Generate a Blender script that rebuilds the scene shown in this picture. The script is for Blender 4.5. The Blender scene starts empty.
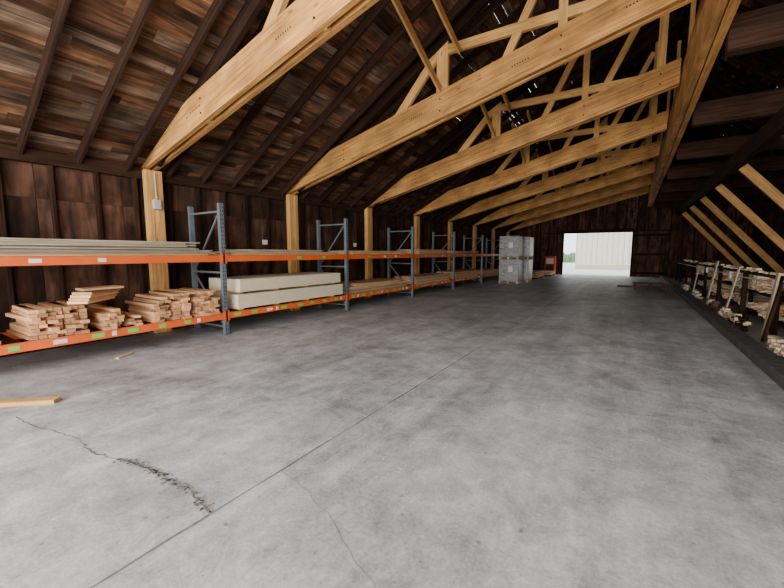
import bpy, math, random
import bmesh
from mathutils import Vector, Matrix
random.seed(7)
C = bpy.context.scene.collection

# ---------------------------------------------------------------- materials
def nt(name):
    m = bpy.data.materials.new(name); m.use_nodes = True
    n = m.node_tree.nodes; l = m.node_tree.links
    return m, n, l, n['Principled BSDF']

def wood(name, c1, c2, rough=0.75, gl=1.2, gw=26, tone=0.35, mott=(.78,1.15), knots=False, spec=.4):
    m, n, l, b = nt(name)
    uv = n.new('ShaderNodeUVMap'); uv.uv_map = 'UVMap'
    mp = n.new('ShaderNodeMapping'); mp.inputs['Scale'].default_value = (gl, gw, 1)
    l.new(uv.outputs['UV'], mp.inputs['Vector'])
    nz = n.new('ShaderNodeTexNoise'); nz.inputs['Scale'].default_value = 1; nz.inputs['Detail'].default_value = 5
    nz.inputs['Distortion'].default_value = 0.6
    l.new(mp.outputs['Vector'], nz.inputs['Vector'])
    r = n.new('ShaderNodeValToRGB')
    r.color_ramp.elements[0].position = 0.3; r.color_ramp.elements[0].color = (*c2, 1)
    r.color_ramp.elements[1].position = 0.7; r.color_ramp.elements[1].color = (*c1, 1)
    l.new(nz.outputs['Fac'], r.inputs['Fac'])
    def mul(a, bb):
        mx = n.new('ShaderNodeMix'); mx.data_type = 'RGBA'; mx.blend_type = 'MULTIPLY'; mx.inputs['Factor'].default_value = 1
        l.new(a, mx.inputs['A']); l.new(bb, mx.inputs['B']); return mx.outputs['Result']
    at = n.new('ShaderNodeAttribute'); at.attribute_name = 'tone'
    mr = n.new('ShaderNodeMapRange'); mr.inputs['To Min'].default_value = 1 - tone; mr.inputs['To Max'].default_value = 1 + tone
    l.new(at.outputs['Fac'], mr.inputs['Value'])
    cur = mul(r.outputs['Color'], mr.outputs['Result'])
    n2 = n.new('ShaderNodeTexNoise'); n2.inputs['Scale'].default_value = 1.7; n2.inputs['Detail'].default_value = 5
    l.new(uv.outputs['UV'], n2.inputs['Vector'])
    mr2 = n.new('ShaderNodeMapRange'); mr2.inputs['From Min'].default_value = .3; mr2.inputs['From Max'].default_value = .7
    mr2.inputs['To Min'].default_value = mott[0]; mr2.inputs['To Max'].default_value = mott[1]
    l.new(n2.outputs['Fac'], mr2.inputs['Value'])
    cur = mul(cur, mr2.outputs['Result'])
    if knots:
        mp3 = n.new('ShaderNodeMapping'); mp3.inputs['Scale'].default_value = (2.2, 7, 1)
        l.new(uv.outputs['UV'], mp3.inputs['Vector'])
        v = n.new('ShaderNodeTexVoronoi'); v.inputs['Scale'].default_value = 1; l.new(mp3.outputs['Vector'], v.inputs['Vector'])
        k = n.new('ShaderNodeMapRange'); k.inputs['From Min'].default_value=.05; k.inputs['From Max'].default_value=.13
        k.inputs['To Min'].default_value=.4; k.inputs['To Max'].default_value=1; l.new(v.outputs['Distance'], k.inputs['Value'])
        cur = mul(cur, k.outputs['Result'])
    l.new(cur, b.inputs['Base Color'])
    b.inputs['Roughness'].default_value = rough
    b.inputs['Specular IOR Level'].default_value = spec
    bp = n.new('ShaderNodeBump'); bp.inputs['Strength'].default_value = .25; bp.inputs['Distance'].default_value = .004
    l.new(nz.outputs['Fac'], bp.inputs['Height']); l.new(bp.outputs['Normal'], b.inputs['Normal'])
    return m

def plain(name, c, rough=.6, metal=0, var=.15, scale=6):
    m, n, l, b = nt(name)
    tc = n.new('ShaderNodeTexCoord')
    nz = n.new('ShaderNodeTexNoise'); nz.inputs['Scale'].default_value = scale; nz.inputs['Detail'].default_value = 5
    l.new(tc.outputs['Object'], nz.inputs['Vector'])
    r = n.new('ShaderNodeValToRGB')
    r.color_ramp.elements[0].position = .3; r.color_ramp.elements[0].color = tuple(x*(1-var) for x in c)+(1,)
    r.color_ramp.elements[1].position = .7; r.color_ramp.elements[1].color = tuple(min(1, x*(1+var)) for x in c)+(1,)
    l.new(nz.outputs['Fac'], r.inputs['Fac']); l.new(r.outputs['Color'], b.inputs['Base Color'])
    b.inputs['Roughness'].default_value = rough; b.inputs['Metallic'].default_value = metal
    return m

NEW = wood('new_timber', (.74, .38, .115), (.36, .155, .04), tone=.22, knots=True, mott=(.6,1.2))
BLD = wood('brace_timber', (.82, .46, .16), (.50, .25, .075), tone=.22, knots=True)
DARK = wood('old_dark_timber', (.05, .024, .014), (.014, .008, .006), tone=.45, rough=.95, spec=.12)
DECK = wood('old_roof_boards', (.21, .10, .05), (.04, .02, .012), tone=.75, rough=.75, gw=18, mott=(.3,1.5), spec=.2)
DECKG = wood('weathered_roof_boards', (.25, .16, .105), (.06, .04, .028), tone=.6, rough=.8, gw=22, mott=(.35,1.5), spec=.2)
PANEL = wood('old_wall_panel', (.13, .062, .037), (.03, .016, .011), tone=.5, rough=.85, gw=8, mott=(.35,1.45), spec=.2)
PLY = wood('plywood', (.68, .50, .29), (.5, .34, .18), tone=.3, gw=20)
PLYG = wood('grey_plywood', (.52, .44, .32), (.34, .28, .2), tone=.3, gw=20)
LUM = wood('cut_lumber', (.82, .47, .25), (.55, .28, .13), tone=.38)
REDW = wood('red_pallet_wood', (.16, .05, .035), (.07, .025, .02), tone=.4)
DRY = plain('drywall_board', (.76, .66, .48), .8, var=.05)
ORG = plain('orange_paint', (.78, .13, .025), .45, var=.12, scale=3)
BLU = plain('greyblue_steel', (.15, .18, .20), .5, .2, var=.15)
HOLE = plain('dark_slot', (.01, .01, .012), .9)
GRN = plain('green_tag', (.12, .68, .10), .6, var=.03)
WHT = plain('white_label', (.8, .8, .78), .6, var=.03)
RED = plain('red_paint', (.6, .05, .03), .5)
STEEL = plain('galvanised', (.4, .42, .44), .4, .6)
CURB = plain('dark_curb', (.06, .054, .05), .85, var=.4)
CREAM = plain('cream_siding', (.82, .76, .60), .7, var=.03)
CREAM2 = plain('cream_trim', (.55, .51, .40), .7, var=.03)
BOXG = plain('grey_plastic', (.55, .55, .53), .4, var=.03)
HEDGE = plain('hedge_leaf', (.10, .2, .08), .9, var=.5)

def wrapmat():
    m, n, l, b = nt('stretch_wrap')
    tc = n.new('ShaderNodeTexCoord')
    mp = n.new('ShaderNodeMapping'); mp.inputs['Scale'].default_value = (3, 3, 14)
    l.new(tc.outputs['Object'], mp.inputs['Vector'])
    nz = n.new('ShaderNodeTexNoise'); nz.inputs['Scale'].default_value = 1.2; nz.inputs['Detail'].default_value = 6; nz.inputs['Distortion'].default_value = 1
    l.new(mp.outputs['Vector'], nz.inputs['Vector'])
    r = n.new('ShaderNodeValToRGB')
    r.color_ramp.elements[0].position = .3; r.color_ramp.elements[0].color = (.2, .2, .21, 1)
    r.color_ramp.elements[1].position = .7; r.color_ramp.elements[1].color = (.5, .5, .5, 1)
    l.new(nz.outputs['Fac'], r.inputs['Fac']); l.new(r.outputs['Color'], b.inputs['Base Color'])
    b.inputs['Roughness'].default_value = .3
    bp = n.new('ShaderNodeBump'); bp.inputs['Strength'].default_value = .5; bp.inputs['Distance'].default_value = .02
    l.new(nz.outputs['Fac'], bp.inputs['Height']); l.new(bp.outputs['Normal'], b.inputs['Normal'])
    return m
WRAP = wrapmat()

def concrete():
    m, n, l, b = nt('concrete_floor')
    tc = n.new('ShaderNodeTexCoord')
    def noise(s, d, dist=0, vec=None, rough=.5):
        z = n.new('ShaderNodeTexNoise'); z.inputs['Scale'].default_value = s; z.inputs['Detail'].default_value = d
        z.inputs['Distortion'].default_value = dist; z.inputs['Roughness'].default_value = rough
        l.new(vec or tc.outputs['Object'], z.inputs['Vector']); return z
    big = noise(.55, 9, .6, rough=.72); med = noise(3.2, 10, .6, rough=.78); fine = noise(42, 8, rough=.8)
    mp = n.new('ShaderNodeMapping'); mp.inputs['Scale'].default_value = (1.8, .15, 1); mp.inputs['Rotation'].default_value=(0,0,.12)
    l.new(tc.outputs['Object'], mp.inputs['Vector']); st = noise(1.2, 8, .3, mp.outputs['Vector'], .7)
    def math_(op, a, bb):
        q = n.new('ShaderNodeMath'); q.operation = op
        for i, v in enumerate((a, bb)):
            if isinstance(v, (int, float)): q.inputs[i].default_value = v
            else: l.new(v, q.inputs[i])
        return q.outputs[0]
    s = math_('ADD', math_('MULTIPLY', big.outputs['Fac'], .28), math_('MULTIPLY', med.outputs['Fac'], .28))
    s = math_('ADD', s, math_('MULTIPLY', fine.outputs['Fac'], .24))
    s = math_('ADD', s, math_('MULTIPLY', st.outputs['Fac'], .20))
    r = n.new('ShaderNodeValToRGB')
    e = r.color_ramp.elements
    e[0].position = .42; e[0].color = (.20, .203, .21, 1)
    e[1].position = .58; e[1].color = (.66, .66, .665, 1)
    k = e.new(.5); k.color = (.41, .413, .42, 1)
    l.new(s, r.inputs['Fac'])
    def spots(scale, d0, d1, lo, hi=1, dist=.12):
        v = n.new('ShaderNodeTexVoronoi'); v.inputs['Scale'].default_value = scale
        nv = noise(scale*.7, 3); mxv = n.new('ShaderNodeMix'); mxv.data_type = 'VECTOR'; mxv.inputs['Factor'].default_value = dist
        l.new(tc.outputs['Object'], mxv.inputs['A']); l.new(nv.outputs['Color'], mxv.inputs['B'])
        l.new(mxv.outputs['Result'], v.inputs['Vector'])
        sp = n.new('ShaderNodeMapRange'); sp.inputs['From Min'].default_value = d0; sp.inputs['From Max'].default_value = d1
        sp.inputs['To Min'].default_value = lo; sp.inputs['To Max'].default_value = hi
        l.new(v.outputs['Distance'], sp.inputs['Value']); return sp.outputs['Result']
    cur = r.outputs['Color']
    # soft stains
    sn = noise(1.1, 6, .8, rough=.6); sr = n.new('ShaderNodeMapRange'); sr.inputs['From Min'].default_value=.30; sr.inputs['From Max'].default_value=.46
    sr.inputs['To Min'].default_value=.72; sr.inputs['To Max'].default_value=1; l.new(sn.outputs['Fac'], sr.inputs['Value'])
    for o in (sr.outputs['Result'], spots(5.5,.03,.09,.5), spots(2.3,.02,.14,.75), spots(14,.04,.12,.6), spots(8,.03,.09,1.4), spots(19,.04,.12,1.3), spots(1.1,.02,.10,.75)):
        mx = n.new('ShaderNodeMix'); mx.data_type = 'RGBA'; mx.blend_type = 'MULTIPLY'; mx.inputs['Factor'].default_value = 1
        l.new(cur, mx.inputs['A']); l.new(o, mx.inputs['B']); cur = mx.outputs['Result']
    l.new(cur, b.inputs['Base Color'])
    rr = n.new('ShaderNodeMapRange'); rr.inputs['To Min'].default_value = .35; rr.inputs['To Max'].default_value = .7
    l.new(med.outputs['Fac'], rr.inputs['Value']); l.new(rr.outputs['Result'], b.inputs['Roughness'])
    bp = n.new('ShaderNodeBump'); bp.inputs['Strength'].default_value = .3; bp.inputs['Distance'].default_value = .008
    l.new(s, bp.inputs['Height']); l.new(bp.outputs['Normal'], b.inputs['Normal'])
    return m
CONC = concrete()
CRK = plain('crack_dirt', (.14, .13, .12), .95, var=.5, scale=30)
CRKF = plain('fine_crack', (.25, .25, .25), .95, var=.3, scale=30)
CHIP = plain('spalled_aggregate', (.33, .31, .28), .95, var=.4, scale=60)
JNT = plain('joint_line', (.17, .17, .17), .95, var=.5, scale=20)
YARD = plain('yard_concrete', (.6, .6, .58), .9, var=.1, scale=1)
SCR = wood('pale_scrap_wood', (.8, .66, .45), (.5, .37, .22), tone=.45)

# ---------------------------------------------------------------- mesh builder
class M:
    def __init__(s): s.v=[]; s.f=[]; s.uv=[]; s.t=[]; s.mi=[]; s.mats=[]
    def mat(s, m):
        if m not in s.mats: s.mats.append(m)
        return s.mats.index(m)
    def face(s, pts, uvs, m, tone):
        b=len(s.v); s.v += [tuple(p) for p in pts]; s.f.append(list(range(b,b+len(pts))))
        s.uv += uvs; s.t += [tone]*len(pts); s.mi.append(s.mat(m))
    def board(s, p0, p1, w, h, m, up=(0,0,1), endm=None, tone=None):
        p0=Vector(p0); p1=Vector(p1); d=(p1-p0); L=d.length; d.normalize(); up=Vector(up)
        if L<1e-6: return s.card(p0,w,h,m)
        if abs(d.dot(up))>.98: up=Vector((0,1,0))
        side=d.cross(up).normalized(); u=side.cross(d).normalized()
        tone=random.random() if tone is None else tone
        ou=random.random()*40; ov=random.random()*40
        a=side*(w/2); b=u*(h/2)
        q=[p0-a-b,p0+a-b,p0+a+b,p0-a+b,p1-a-b,p1+a-b,p1+a+b,p1-a+b]
        def U(pl): return [(ou+x,ov+y) for x,y in pl]
        s.face([q[0],q[4],q[5],q[1]],U([(0,0),(L,0),(L,w),(0,w)]),m,tone)
        s.face([q[3],q[2],q[6],q[7]],U([(0,0),(0,w),(L,w),(L,0)]),m,tone)
        s.face([q[1],q[5],q[6],q[2]],U([(0,0),(L,0),(L,h),(0,h)]),m,tone)
        s.face([q[0],q[3],q[7],q[4]],U([(0,0),(0,h),(L,h),(L,0)]),m,tone)
        e=endm or m
        s.face([q[0],q[1],q[2],q[3]],U([(0,0),(w,0),(w,h),(0,h)]),e,tone)
        s.face([q[4],q[7],q[6],q[5]],U([(0,0),(0,h),(w,h),(w,0)]),e,tone)
    def card(s,p,w,h,m): s.board(p-Vector((.001,0,0)),p+Vector((.001,0,0)),w,h,m)
    def box(s, c, size, m, tone=None):
        c=Vector(c); sx,sy,sz=size
        if sx>=sy: d=Vector((sx/2,0,0)); s.board(c-d,c+d,sy,sz,m,tone=tone)
        else: d=Vector((0,sy/2,0)); s.board(c-d,c+d,sx,sz,m,tone=tone)
    def prism(s, poly, y0, y1, m, sl=.238):
        tone=random.random(); ou=random.random()*40; ov=random.random()*40
        s.face([(x,y0,z) for x,z in poly],[(ou+x,ov+z-sl*x) for x,z in poly],m,tone)
        s.face([(x,y1,z) for x,z in reversed(poly)],[(ou+x,ov+z-sl*x) for x,z in reversed(poly)],m,tone)
        k=len(poly)
        for i in range(k):
            a=poly[i]; b=poly[(i+1)%k]; L=math.dist(a,b)
            s.face([(a[0],y0,a[1]),(a[0],y1,a[1]),(b[0],y1,b[1]),(b[0],y0,b[1])],[(ou,ov),(ou,ov+y1-y0),(ou+L,ov+y1-y0),(ou+L,ov)],m,tone)
    def cyl(s, p0, p1, r, m, n=12, r2=None):
        p0=Vector(p0); p1=Vector(p1); d=(p1-p0).normalized(); r2=r if r2 is None else r2
        up=Vector((0,0,1)) if abs(d.z)<.9 else Vector((1,0,0)); a=d.cross(up).normalized(); b=d.cross(a)
        A=[p0+(a*math.cos(t)+b*math.sin(t))*r for t in [2*math.pi*i/n for i in range(n)]]
        B=[p1+(a*math.cos(t)+b*math.sin(t))*r2 for t in [2*math.pi*i/n for i in range(n)]]
        for i in range(n):
            j=(i+1)%n; s.face([A[i],A[j],B[j],B[i]],[(0,0)]*4,m,.5)
        s.face(A[::-1],[(0,0)]*n,m,.5); s.face(B,[(0,0)]*n,m,.5)
    def build(s, name, bevel=0, parent=None):
        me=bpy.data.meshes.new(name); me.from_pydata(s.v,[],s.f)
        for m in s.mats: me.materials.append(m)
        me.uv_layers.new(name='UVMap')
        me.attributes.new('tone','FLOAT','CORNER')
        flat=[c for p in s.uv for c in p]
        me.uv_layers['UVMap'].data.foreach_set('uv', flat)
        me.attributes['tone'].data.foreach_set('value', s.t)
        me.polygons.foreach_set('material_index', s.mi)
        if bevel:
            bm=bmesh.new(); bm.from_mesh(me)
            bmesh.ops.remove_doubles(bm, verts=bm.verts[:], dist=1e-5)
            bmesh.ops.recalc_face_normals(bm, faces=bm.faces[:])
            bm.to_mesh(me); bm.free()
        me.update()
        o=bpy.data.objects.new(name,me); C.objects.link(o)
        if bevel:
            b=o.modifiers.new('bevel','BEVEL'); b.width=bevel; b.segments=2; b.limit_method='ANGLE'
        if parent: o.parent=parent
        return o

# ---------------------------------------------------------------- dimensions
XL=-8.05; XG=.86; XR=5.9; Y0=-3.4; Y1=30.0
def zl(x): return 3.17+.59*(x-XL)
ZR=zl(XG)
def zr(x): return ZR-.93*(x-XG)
def zroof(x): return zl(x) if x<=XG else zr(x)
TY=[3.66+3.5*k for k in range(8)]

f=M(); f.face([(XL-.3,Y0-1,0),(XR+.3,Y0-1,0),(XR+.3,Y1+.2,0),(XL-.3,Y1+.2,0)],[(0,0)]*4,CONC,.5)
f.build('floor')
g=M(); g.face([(-60,Y1-.5,-.03),(60,Y1-.5,-.03),(60,90,-.03),(-60,90,-.03)],[(0,0)]*4,YARD,.5)
g.face([(-60,-60,-.03),(60,-60,-.03),(60,Y0-.8,-.03),(-60,Y0-.8,-.03)],[(0,0)]*4,YARD,.5)
g.build('yard_ground')

def ribbon(name, pts, w, mat, jit=.03, z=.003, sub=10, chips=0, spread=.012):
    P=[Vector((x,y,0)) for x,y in pts]; Q=[]
    for a,b in zip(P,P[1:]):
        n=max(2,int((b-a).length*sub))
        for i in range(n):
            q=a.lerp(b,i/n); q+=Vector((random.uniform(-jit,jit),random.uniform(-jit,jit),0)); Q.append(q)
    Q.append(P[-1]); m=M(); L=[];R=[]
    for i,q in enumerate(Q):
        d=(Q[min(i+1,len(Q)-1)]-Q[max(i-1,0)]).normalized(); s=Vector((-d.y,d.x,0)); ww=w*random.uniform(.35,1.3)
        L.append(q+s*ww/2+Vector((0,0,z))); R.append(q-s*ww/2+Vector((0,0,z)))
    for i in range(len(Q)-1):
        m.face([R[i],R[i+1],L[i+1],L[i]],[(0,0)]*4,mat,.5)
    for q in Q if chips else []:
        for k in range(chips if random.random()<.8 else 0):
            c=q+Vector((random.gauss(0,spread),random.gauss(0,spread),z+.001)); r=random.uniform(.003,.012)
            pl=[c+Vector((math.cos(t)*r*random.uniform(.6,1.3),math.sin(t)*r*random.uniform(.6,1.3),0)) for t in [2*math.pi*i/7 for i in range(7)]]
            m.face(pl,[(0,0)]*7,CHIP if random.random()<.8 else mat,.5)
    return m.build(name)
ribbon('floor_joint',[(-2.05,-2.5),(-2.05,29.5)],.014,JNT,.004,sub=5)
ribbon('floor_joint',[(-7,9.3),(1.4,9.3)],.010,JNT,.004,sub=5)
ribbon('floor_joint',[(-7,15.4),(1.4,15.4)],.010,JNT,.004,sub=5)
ribbon('floor_crack',[(-4.9,.9),(-4.55,.93),(-3.9,1.07),(-3.5,1.04),(-3.19,1.12),(-2.7,1.2)],.009,CRK,.010,sub=16,chips=2,spread=.009)
ribbon('floor_crack',[(-3.2,1.12),(-3.0,1.17),(-2.6,1.19),(-2.38,1.21),(-2.25,1.18),(-2.08,1.16)],.02,CRK,.007,sub=28,chips=14,spread=.02)
ribbon('floor_crack',[(-2.03,1.68),(-1.7,1.62),(-1.41,1.51),(-1.1,1.36),(-.93,1.30)],.004,CRKF,.012,sub=14)
ribbon('floor_crack',[(-6.2,2.1),(-5.4,2.5),(-4.4,2.45),(-3.1,2.9)],.004,CRKF,.02,sub=8)

# ---------------------------------------------------------------- ceiling
def deck(m, xa, xb, zf):
    L=math.hypot(xb-xa,zf(xb)-zf(xa)); s=0
    d=Vector((xb-xa,0,zf(xb)-zf(xa))).normalized(); nrm=Vector((-d.z,0,d.x))
    if nrm.z<0: nrm=-nrm
    while s<L:
        w=random.choice([.12,.14,.14,.19]); w=min(w,L-s)
        if w<.02: break
        y=Y0-random.random()*2
        while y<Y1:
            l=random.uniform(.7,3.4); y2=min(y+l,Y1+.1)
            gap=0.0 if random.random()<.91 else random.uniform(.006,.014)
            c=Vector((xa,0,zf(xa)))+d*(s+w/2)+nrm*(.02+random.uniform(0,.003 if gap else .012))
            m.board((c.x,max(y,Y0),c.z),(c.x,y2-(.0 if random.random()<.9 else .01),c.z),w-gap,.025,DECK if random.random()<.68 else DECKG,up=nrm)
            y=y2
        s+=w
m=M(); deck(m,XL-.3,XG,zl); deck(m,XR+.3,XG,zr); m.build('ceiling')
m=M(); y=Y0+.2
while y<Y1:
    m.board((XL-.2,y,zl(XL-.2)-.08),(XG,y,zl(XG)-.08),.045,.17,DARK)
    m.board((XG,y,zr(XG)-.08),(XR+.2,y,zr(XR+.2)-.08),.045,.17,DARK)
    y+=.72
m.board((XG,Y0,ZR-.2),(XG,Y1,ZR-.2),.06,.3,DARK)
m.build('roof_rafters')

# ---------------------------------------------------------------- walls
m=M(); y=Y0
while y<Y1:
    y2=min(y+random.choice([.3,.6,1.2]),Y1)
    zz=0
    for z2 in (2.44,3.2):
        t=random.random(); ou=random.random()*30
        m.face([(XL,y,zz),(XL,y,z2),(XL,y2-.008,z2),(XL,y2-.008,zz)],[(ou+zz,ou),(ou+z2,ou),(ou+z2,ou+y2-y),(ou+zz,ou+y2-y)],PANEL,t)
        zz=z2+.006
    y=y2
m.face([(XL-.03,Y0,-.05),(XL-.03,Y0,3.2),(XL-.03,Y1,3.2),(XL-.03,Y1,-.05)],[(0,0)]*4,HOLE,.5)
y=Y0+.1
while y<Y1:
    m.board((XL+.05,y,0),(XL+.05,y,3.15),.045,.1,DARK,up=(1,0,0)); y+=.61
m.board((XL+.06,Y0,3.08),(XL+.06,Y1,3.08),.12,.2,DARK)
m.board((XL+.06,Y0,.05),(XL+.06,Y1,.05),.12,.1,DARK)
m.build('wall_left')

m=M(); y=Y0
while y<Y1-.01:
    y2=min(y+.3,Y1); m.board((XR,(y+y2)/2,0),(XR,(y+y2)/2,zr(XR)+.1),y2-y-.004,.03,PANEL,up=(1,0,0)); y=y2
y=Y0+.3
while y<Y1:
    m.board((XR-.07,y,0),(XR-.07,y,zr(XR)),.05,.1,DARK,up=(1,0,0)); y+=.9
m.face([(XR+.04,Y0,0),(XR+.04,Y1,0),(XR+.04,Y1,zr(XR)),(XR+.04,Y0,zr(XR))],[(0,0)]*4,HOLE,.5)
m.build('wall_right')

DX0,DX1,DZ=-4.3,-.05,2.98
m=M(); x=XL
while x<XR-.01:
    x2=min(x+.25,XR); c=(x+x2)/2
    z0=DZ if (DX0<c<DX1) else 0
    m.board((c,Y1,z0),(c,Y1,zroof(c)+.05),x2-x-.0005,.03,PANEL,up=(0,1,0)); x=x2
x=XL+.3
while x<XR:
    z0=DZ+.2 if (DX0<x<DX1) else 0
    m.board((x,Y1-.08,z0),(x,Y1-.08,zroof(x)-.1),.05,.1,DARK,up=(0,1,0)); x+=.61
m.build('wall_back')
m=M()
m.board((DX0-.0,Y1-.2,0),(DX0-.0,Y1-.2,DZ),.15,.12,DARK,up=(0,1,0)); m.board((DX1+.08,Y1-.2,0),(DX1+.08,Y1-.2,DZ),.15,.12,DARK,up=(0,1,0))
m.board((DX0-.2,Y1-.2,DZ+.12),(DX1+.2,Y1-.2,DZ+.12),.12,.24,DARK)
m.board((DX0-1.2,Y1-.34,DZ+.05),(DX1+2.2,Y1-.34,DZ+.05),.04,.06,DARK)
for i in range(8):
    xx=DX1+.25+i*.24; m.board((xx,Y1-.35,.02),(xx,Y1-.35,DZ),.235,.03,PANEL,up=(0,1,0))
for zz in (.25,1.5,2.75): m.board((DX1+.13,Y1-.39,zz),(DX1+2.05,Y1-.39,zz),.03,.14,DARK)
m.build('door_1')

# ---------------------------------------------------------------- trusses
SL=.245
def zb(x): return 3.12+SL*(x-XL)
gx=.80
def truss(y):
    m=M(); D=.52; x0=XL+.02; xe=gx-.15
    xt=x0
    while zb(xt)+D>zl(xt)-.12 and xt<xe: xt+=.05
    poly=[(x0,zb(x0)-.0),(xe,zb(xe)),(xe,zb(xe)+D),(xt,zb(xt)+D),(x0,zb(x0)+.06)]
    for a,b in ((-.12,-.04),(.04,.12)): m.prism(poly,y+a,y+b,NEW,SL)
    m.board((x0+.4,y,zl(x0+.4)-.13),(XG,y,zl(XG)-.13),.078,.24,DARK)
    def post(x,w=.18,th=.076,top=None):
        m.board((x,y,zb(x)+.02),(x,y,(top or zl(x)-.2)),w,th,BLD,up=(0,1,0))
    post(-5.9,.16); post(-3.4,.24); post(-1.2,.14); post(.3,.16)
    T=.076
    m.board((-4.55,y,zb(-4.55)+D*.8),(-3.5,y,zl(-3.5)-.3),T-.002,.17,BLD)
    m.board((-3.3,y,zl(-3.4)-.35),(-.1,y,zb(-.1)+D*.9),T-.002,.17,BLD)
    m.board((-.9,y+.002,zb(-.9)+D*.8),(.2,y+.002,zl(.2)-.5),T-.006,.14,BLD)
    m.board((-2.2,y+.002,zb(-2.2)+D*.8),(-1.25,y+.002,zl(-1.3)-.3),T-.006,.14,BLD)
    for k in (-.097,0,.097): m.board((XL+.2,y+k,0),(XL+.2,y+k,3.14),.093,.14 if k else .12,BLD,up=(1,0,0))
    for xx in (-6.2,-4.1,-2.0,-.3):
        for j in range(7):
            m.board((xx+j*.045,y-.1205,zb(xx)+.27+SL*j*.045),(xx+j*.045+.02,y-.1205,zb(xx)+.276+SL*j*.045),.003,.022,DARK)
    for xx in (-5.9,-3.4,-1.2,.3):
        for dz in (.14,.36): m.cyl((xx,y-.132,zb(xx)+dz),(xx,y-.118,zb(xx)+dz),.015,DARK,8)
    return m.build('roof_truss')
for y in TY: truss(y)

m=M()
for i,y in enumerate(TY):
    m.board((-3.4,y-.12,zb(-3.4)+.55),(-3.4,y-1.9,zl(-3.4)-.3),.04,.15,BLD)
    m.board((-3.0,y-.12,zl(-3.4)-.5),(-3.0,y-1.7,zl(-3.0)-.2),.04,.14,BLD)
    if i%2 and y<27: m.board((-3.4,y+.15,zb(-3.4)+.55),(-3.4,y+1.9,zl(-3.4)-.3),.04,.14,BLD)
m.build('sway_brace')

m=M()
for a in (-.065,.065):
    y=Y0
    while y<Y1-.5:
        y2=min(y+7.2,Y1-.3); m.board((gx+a,y,4.83),(gx+a,y2-.01,4.83),.11,.5,NEW); y=y2
y=Y0
while y<Y1-.5:
    y2=min(y+5.2,Y1-.3); m.board((gx-.065,y,5.40),(gx-.065,y2-.01,5.40),.09,.48,NEW); y=y2
y=Y0+.5
while y<Y1:
    m.board((gx+.02,y,5.08),(gx+.02,y,5.165),.26,.12,BLD,up=(1,0,0))
    m.board((gx+.05,y,5.1),(gx+.05,y,ZR-.35),.14,.09,BLD,up=(1,0,0)); y+=3.6
m.build('girder_beam')

m=M()
for y in [-.1]+TY:
    m.board((gx+.14,y,4.55),(XR-.15,y,4.55),.2,.46,DARK,tone=.9)
m.board((2.3,Y0,4.12),(2.3,Y1-.3,4.12),.14,.38,DARK)
m.build('tie_beam')
for y in TY[3:]:
    m=M(); m.board((2.44,y,3.95),(5.66,y,.2),.09,.22,BLD)
    m.build('brace_strut')
m=M()
y=TY[2]; m.board((2.44,y,3.95),(5.66,y,.2),.09,.22,DARK,tone=.9); m.build('brace_strut')

# ---------------------------------------------------------------- right side
m=M(); y=Y0
while y<Y1-.7:
    y2=min(y+random.uniform(2.4,3.6),Y1-.6)
    m.board((1.68,y,.075),(1.68,y2-.02,.075),.24,.15,CURB); y=y2
m.build('floor_curb',bevel=.012)
m=M(); y=4.6
while y<Y1-1:
    h=random.choice([1.1,1.1,1.35]); m.board((2.3,y,0),(2.3,y,h),.09,.09,DARK,up=(1,0,0)); y+=random.uniform(1.9,3.0)
m.board((2.3,4.4,1.13),(2.3,Y1-.9,1.13),.12,.06,DARK)
m.cyl((2.22,4.6,1.02),(2.22,Y1-1,1.02),.012,BOXG,8)
for y in (9.4,13.0,16.6): m.box((2.215,y,1.0),(.05,.12,.18),BOXG)
for i in range(70):
    y=random.uniform(6,24); a=random.uniform(-.7,.7); z=1.182+random.choice([0,0,.042]); l=random.uniform(.12,.34)
    d=Vector((math.sin(a)*.3,math.cos(a),0))*l/2; c=Vector((2.3,y,z))
    m.board(c-d,c+d,.09,.04,SCR)
for (zs,x0) in ((.18,2.4),(.66,2.42)):
    y=4.6
    while y<24:
        run=random.uniform(.3,1.1); rows=random.randint(3,8); w=random.choice([.07,.09,.14]); mt=random.choice([SCR,SCR,PLYG,LUM,DARK]); xo=random.uniform(-.05,.2); hh=random.choice([.04,.045,.06])
        if random.random()<.35:   # loose jumble
            for k in range(26):
                a=random.uniform(-.6,.6); l=random.uniform(.2,.6); c=Vector((x0+.2+random.uniform(-.05,.2),y+random.uniform(0,run),zs+.06+random.random()*.26))
                d=Vector((math.cos(a),math.sin(a),random.uniform(-.3,.3)))*l/2; m.board(c-d,c+d,random.choice([.06,.09,.14]),.04,random.choice([SCR,LUM,mt]))
        else:
            yy=y
            while yy<y+run:
                for r in range(rows-random.randint(0,2)):
                    q=zs+.03+hh*(r+.5)
                    if q<(.6 if zs<.5 else 1.05): m.board((x0+xo+random.uniform(-.06,.08),yy+random.uniform(-.01,.01),q),(3.5,yy+random.uniform(-.06,.06),q),w*.94,hh*.9,mt)
                yy+=w
        y+=run+random.uniform(.05,.4)
    for x in (2.55,3.35): m.board((x,4.4,zs),(x,24.5,zs),.09,.05,DARK)
for y in range(5,25,2):
    for x in (2.65,3.25): m.board((x,y,0),(x,y,.63),.08,.08,DARK)
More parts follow.
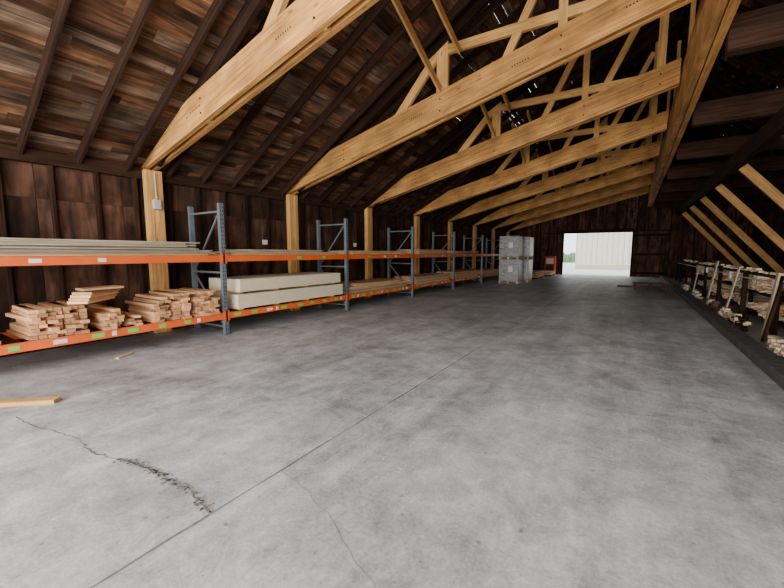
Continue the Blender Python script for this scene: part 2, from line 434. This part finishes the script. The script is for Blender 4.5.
# boards leaning on the rail
for y in (6.6,8.9,9.1,12.2,14.8,15.1,18.2): m.board((2.02+random.uniform(0,.05),y,.03),(2.2,y+random.uniform(-.3,.3),1.25+random.uniform(-.2,.2)),.12,.03,random.choice([SCR,PLYG,DARK]),up=(1,0,0))
m.build('lumber_shelf')
def scrap(x,y,n,L=.3,mat=SCR,hh=.2,w=.1,name='scrap_wood_pile'):
    m=M()
    for i in range(n):
        lay=i/n; a=random.choice([0,math.pi/2,math.pi/2])+random.uniform(-.35,.35); l=L*random.uniform(.5,1.2)
        c=Vector((x+random.uniform(-w,w)*(1-lay*.5),y+random.uniform(-.7,.7)*(1-lay*.4),.05+lay*hh))
        d=Vector((math.cos(a)*.5,math.sin(a),random.uniform(-.08,.08)))*l/2
        m.board(c-d,c+d,random.choice([.07,.09,.12]),random.choice([.038,.05]),mat if random.random()<.7 else SCR)
    return m.build(name)
for y,mt in ((5.3,SCR),(7.6,SCR),(10.2,DARK),(11.5,SCR),(13.4,REDW),(16.5,SCR),(19.5,SCR)): scrap(1.97,y,26,.24,mt,.22,.04)

m=M(); cx,cy=.75,19.6
for lv in range(2):
    z=lv*.15
    for dx in (-.55,0,.55): m.board((cx+dx,cy-.5,z+.05),(cx+dx,cy+.5,z+.05),.09,.09,REDW)
    for k in range(7): yy=cy-.45+k*.15; m.board((cx-.65,yy,z+.11),(cx+.65,yy,z+.11),.1,.02,REDW)
m.build('wooden_pallet')
m=M()
for k in range(3): m.board((-.5+k*.02,20.4+k*.16,.025),(.5,20.5+k*.16,.025),.14,.05,REDW)
m.build('loose_plank')

# ---------------------------------------------------------------- pallet rack
RX=-6.5; RB=-7.55; RY=[.55+3.65*k for k in range(7)]
m=M()
for y in RY:
    for x in (RX-.04,RB):
        m.board((x,y,.01),(x,y,2.5),.085,.075,BLU,up=(1,0,0)); m.box((x,y,.006),(.16,.14,.012),BLU)
        if x==RX-.04:
            z=.1
            while z<2.45:
                for dy in (-.022,.022): m.board((x+.0378,y+dy,z),(x+.0388,y+dy,z),.014,.03,HOLE)
                z+=.075
    for z in (.15,1.2,2.35): m.board((RX-.07,y,z),(RB,y,z),.025,.035,BLU)
    for za,zb_ in ((.15,1.2),(1.2,2.35)):
        fl=(za==.15); m.board((RX-.07,y,za if fl else zb_),(RB,y,zb_ if fl else za),.025,.03,BLU)
for y,y2 in zip([RY[0]-3.65]+RY[:-1],RY):
    for zt in (.43,1.53):
        for x in (RX-.02,RB): m.board((x,y+.045,zt-.06),(x,y2-.045,zt-.06),.045,.12,ORG)
        for yy,s in ((y,1),(y2,-1)):
            m.board((RX+.006,yy+s*.02,zt-.16),(RX+.006,yy+s*.02,zt+.04),.075,.008,ORG,up=(1,0,0))
            for dz in (-.11,0): m.board((RX+.011,yy+s*.03,zt+dz),(RX+.012,yy+s*.03,zt+dz),.014,.014,STEEL)
        yy=y+.15
        while yy<y2-.1:
            m.board((RX-.05,yy,zt+.01-.03),(RB+.03,yy,zt+.01-.03),.09,.03,DARK); yy+=.3
        k=y+.3
        while k<y2-.25:
            if zt<1:
                m.board((RX+.0035,k-.06,zt-.06),(RX+.0055,k-.06,zt-.06),random.choice([.15,.11]),.06,GRN if random.random()<.8 else WHT)
                if random.random()<.35: m.board((RX+.0035,k+.14,zt-.06),(RX+.0055,k+.14,zt-.06),.06,.07,WHT)
                k+=random.uniform(.35,.5)
            else:
                if random.random()<.6: m.board((RX+.0035,k,zt-.06),(RX+.0055,k,zt-.06),random.choice([.1,.13]),.055,random.choice([WHT,GRN,WHT]))
                k+=random.uniform(.5,.9)
m.build('pallet_rack')

def sheets(name, y0, y1, z, n, th, mats, x0=RB+.05, x1=RX-.05, jit=.04, jy=.08, skew=0):
    m=M()
    for i in range(n):
        jx=random.uniform(-jit,jit); a=random.uniform(-jy,jy)*.5; b=random.uniform(-jy,jy)
        cx=(x0+x1)/2+jx; mt=random.choice(mats)
        m.board((cx,y0+a,z+th*(i+.5)),(cx+random.uniform(-skew,skew),y1+b-skew*3*i/n,z+th*(i+.5)),x1-x0,th*.9,mt)
    return m.build(name)
BZ=.432; UZ=1.534
sheets('plywood_stack',-1.5,4.02,UZ,5,.018,[PLYG,PLY],jit=.03,jy=.1)
sheets('plywood_stack',-2.2,3.6,UZ+.095,6,.022,[PLYG],jit=.06,jy=.15,x1=RX+.03)
sheets('plywood_stack',4.4,7.6,UZ,3,.022,[PLY],jy=.15)
sheets('plywood_stack',4.9,7.0,UZ+.07,2,.022,[PLYG,PLY],jy=.15)
sheets('plywood_stack',8.2,11.1,UZ,5,.022,[PLY],jy=.2)
sheets('plywood_stack',12.0,14.5,UZ,8,.022,[PLY],jy=.1)
sheets('plywood_stack',15.5,18.2,UZ,6,.022,[PLY,PLYG],jy=.1)
m=M()
for lift,(zz,n) in enumerate(((BZ+.05,21),(BZ+.375,19))):
    for k in range(4): yy=4.55+k*.9; m.board((RX-.02,yy,zz-.02),(RB+.05,yy,zz-.02),.09,.035 if lift else .045,LUM)
    for i in range(n):
        m.board(((RX+RB)/2+.06+random.uniform(-.006,.006),4.42+random.uniform(-.012,.012)+lift*.05,zz+.007+i*.013),((RX+RB)/2+.06,7.55+random.uniform(-.012,.012)-lift*.08,zz+.007+i*.013),1.06,.0125,DRY)
m.build('drywall_stack')
sheets('plywood_stack',7.95,11.2,BZ,9,.022,[PLY],jit=.03,jy=.1)
sheets('plywood_stack',8.3,10.8,BZ+.2,3,.022,[LUM,PLY],jit=.04,jy=.2)
sheets('plywood_stack',11.8,14.7,BZ,12,.022,[LUM,PLY],jit=.02,jy=.1)
sheets('plywood_stack',15.4,18.3,BZ,14,.022,[PLY,LUM],jit=.02,jy=.1)
sheets('plywood_stack',19.1,21.8,BZ,10,.022,[LUM,PLY],jit=.02,jy=.1)

def bundle(ya,yb,z,rows,w=.09,h=.05,xf=RX,L=.95,drop=.15,j=.06):
    m=M()
    for r in range(rows):
        y=ya+w/2
        while y<yb-w/3:
            if not (r>rows-4 and random.random()<drop):
                a=random.uniform(-.07,.07); x=xf+random.uniform(-j,j)-(.1 if random.random()<.12 else 0)
                m.board((x,y+random.uniform(-.012,.012),z+h*(r+.5)),(x-L,y+a,z+h*(r+.5)),w*random.uniform(.85,.97),h*.9,LUM)
            y+=w
    m.build('lumber_bundle')
bundle(.62,1.2,BZ,4,drop=.5)
bundle(1.42,2.12,BZ,8,j=.09,drop=.2)
bundle(2.2,2.5,BZ,6,j=.08,drop=.4)
bundle(2.55,2.8,BZ,5,.09,.04,drop=.5)
bundle(2.9,3.18,BZ,9,.09,.045); bundle(3.22,3.52,BZ,10,.14,.045,j=.05)
bundle(3.6,4.08,BZ,10,.09,.045,j=.05)
m=M()
for k in range(4): m.board((RX-.05,1.95+k*.02,BZ+.44+k*.042),(RX-.5,2.45+k*.03,BZ+.44+k*.042),.26,.038,LUM)
m.board((RX-.1,2.0,BZ+.62),(RX-.1,2.5,BZ+.63),.3,.03,LUM)
m.build('lumber_offcuts')
m=M()
m.board((-5.02,1.25,.0225),(-5.72,.62,.0225),.1,.045,BLD); m.build('loose_board')
m=M(); m.board((-6.5,2.55,.0125),(-6.35,2.3,.0125),.05,.025,LUM); m.build('wood_offcut')

# ---------------------------------------------------------------- wrapped pallets
def wrapped(cx,cy,z0,h,name='wrapped_pallet_load',s=1.0):
    e=bpy.data.objects.new(name,None); C.objects.link(e)
    p=M()
    for dx in (-.45,0,.45): p.board((cx+dx,cy-.5,z0+.06),(cx+dx,cy+.5,z0+.06),.09,.09,SCR)
    for k in range(6): yy=cy-.45+k*.18; p.board((cx-.52,yy,z0+.12),(cx+.52,yy,z0+.12),.1,.022,SCR); p.board((cx-.52,yy,z0+.01),(cx+.52,yy,z0+.01),.1,.02,SCR)
    p.build('pallet',parent=e)
    w=M(); w.box((cx,cy,z0+.135+(h-.135)/2),(s,s,h-.14),WRAP); w.build('wrapped_goods',bevel=.04,parent=e)
    t=M()
    for fz in (.3,.55,.8): t.box((cx,cy,z0+.135+(h-.135)*fz),(s+.012,s+.012,.02),STEEL)
    t.build('straps',parent=e)
    l=M(); l.box((cx+.1,cy-s/2-.006,z0+h*.6),(.22,.004,.28),WHT); l.build('label',parent=e)
for cx,cy in ((-5.3,19.8),(-5.1,21.1)):
    wrapped(cx,cy,0,1.25); wrapped(cx+random.uniform(-.03,.03),cy,1.25,1.2)
def floorstack(x,y,w,l,n,mat=LUM):
    m=M()
    for k in (-.35,.35): m.board((x-w/2,y+k*l,.045),(x+w/2,y+k*l,.045),.09,.09,DARK)
    for r in range(n):
        c=x-w/2+.07
        while c<x+w/2:
            m.board((c,y-l/2+random.uniform(-.05,.05),.09+.045*(r+.5)),(c,y+l/2,.09+.045*(r+.5)),.135,.04,mat); c+=.14
    m.build('lumber_stack')
floorstack(-5.3,24.5,1.1,2.4,8); floorstack(-6.8,25.5,1.1,2.4,14,PLY); floorstack(-5.0,27.6,1.0,2.0,5)
m=M()
m.box((-5.0,29.3,.75),(.7,.45,1.2),RED); m.box((-5.0,29.3,.08),(.6,.35,.16),STEEL); m.box((-5.0,29.06,1.0),(.5,.02,.4),WHT); m.box((-5.0,29.06,.5),(.56,.02,.5),REDW)
m.build('red_tool_cabinet',bevel=.01)

# ---------------------------------------------------------------- wall bits
def paper(y,z,w=.2,h=.27):
    m=M(); m.box((XL+.105,y,z),(.006,w,h),WHT); m.build('paper_notice')
for y,z in ((6.3,1.85),(10.0,1.85)): paper(y,z,.16,.12)
m=M(); m.box((XL+.31,3.66,2.5),(.08,.12,.18),BOXG); m.cyl((XL+.3,3.66,2.59),(XL+.3,3.66,3.1),.012,STEEL,8); m.build('junction_box',bevel=.008)

# ---------------------------------------------------------------- outside
m=M()
m.box((1.5,42,2.6),(12.6,.3,5.2),CREAM)
x=-4.7
while x<7: m.board((x,41.83,0),(x,41.83,5.2),.06,.04,CREAM2,up=(0,1,0)); x+=.45
m.box((1.5,41.8,5.3),(13,.7,.2),CREAM); m.box((1.5,41.82,.2),(12.6,.1,.4),CREAM2)
m.build('neighbouring_building')
m=M()
for i in range(60):
    c=Vector((-40+i*.9+random.uniform(-.3,.3),70,random.uniform(.6,1.4))); r=random.uniform(.8,1.3)
    m.cyl((c.x,c.y,0),(c.x,c.y,c.z),r,HEDGE,10,r*.9); m.cyl((c.x,c.y,c.z),(c.x,c.y,c.z+r*.6),r*.9,HEDGE,10,r*.3)
m.build('hedge_row')

# ---------------------------------------------------------------- lights, world
w=bpy.data.worlds.new('World'); bpy.context.scene.world=w; w.use_nodes=True
bg=w.node_tree.nodes['Background']; bg.inputs['Color'].default_value=(.9,.95,1,1); bg.inputs['Strength'].default_value=3.2
def area(name,loc,rot,sx,sy,e,col=(1,.965,.91)):
    d=bpy.data.lights.new(name,'AREA'); d.shape='RECTANGLE'; d.size=sx; d.size_y=sy; d.energy=e; d.color=col
    o=bpy.data.objects.new(name,d); C.objects.link(o); o.location=loc; o.rotation_euler=rot
area('front_opening_daylight',(-1.6,Y0-.6,2.6),(math.radians(93),0,0),12,5,1700)
s=bpy.data.lights.new('sun','SUN'); s.energy=3; s.angle=.02; so=bpy.data.objects.new('sun',s); C.objects.link(so); so.rotation_euler=(math.radians(12),math.radians(50),0)

# ---------------------------------------------------------------- camera
c=bpy.data.cameras.new('camera'); co=bpy.data.objects.new('camera',c); C.objects.link(co)
c.sensor_width=36; c.lens=36*370/784; c.clip_end=300
co.location=(0,0,1.57); co.rotation_euler=(math.radians(90-6.3),0,math.radians(32.8))
bpy.context.scene.camera=co
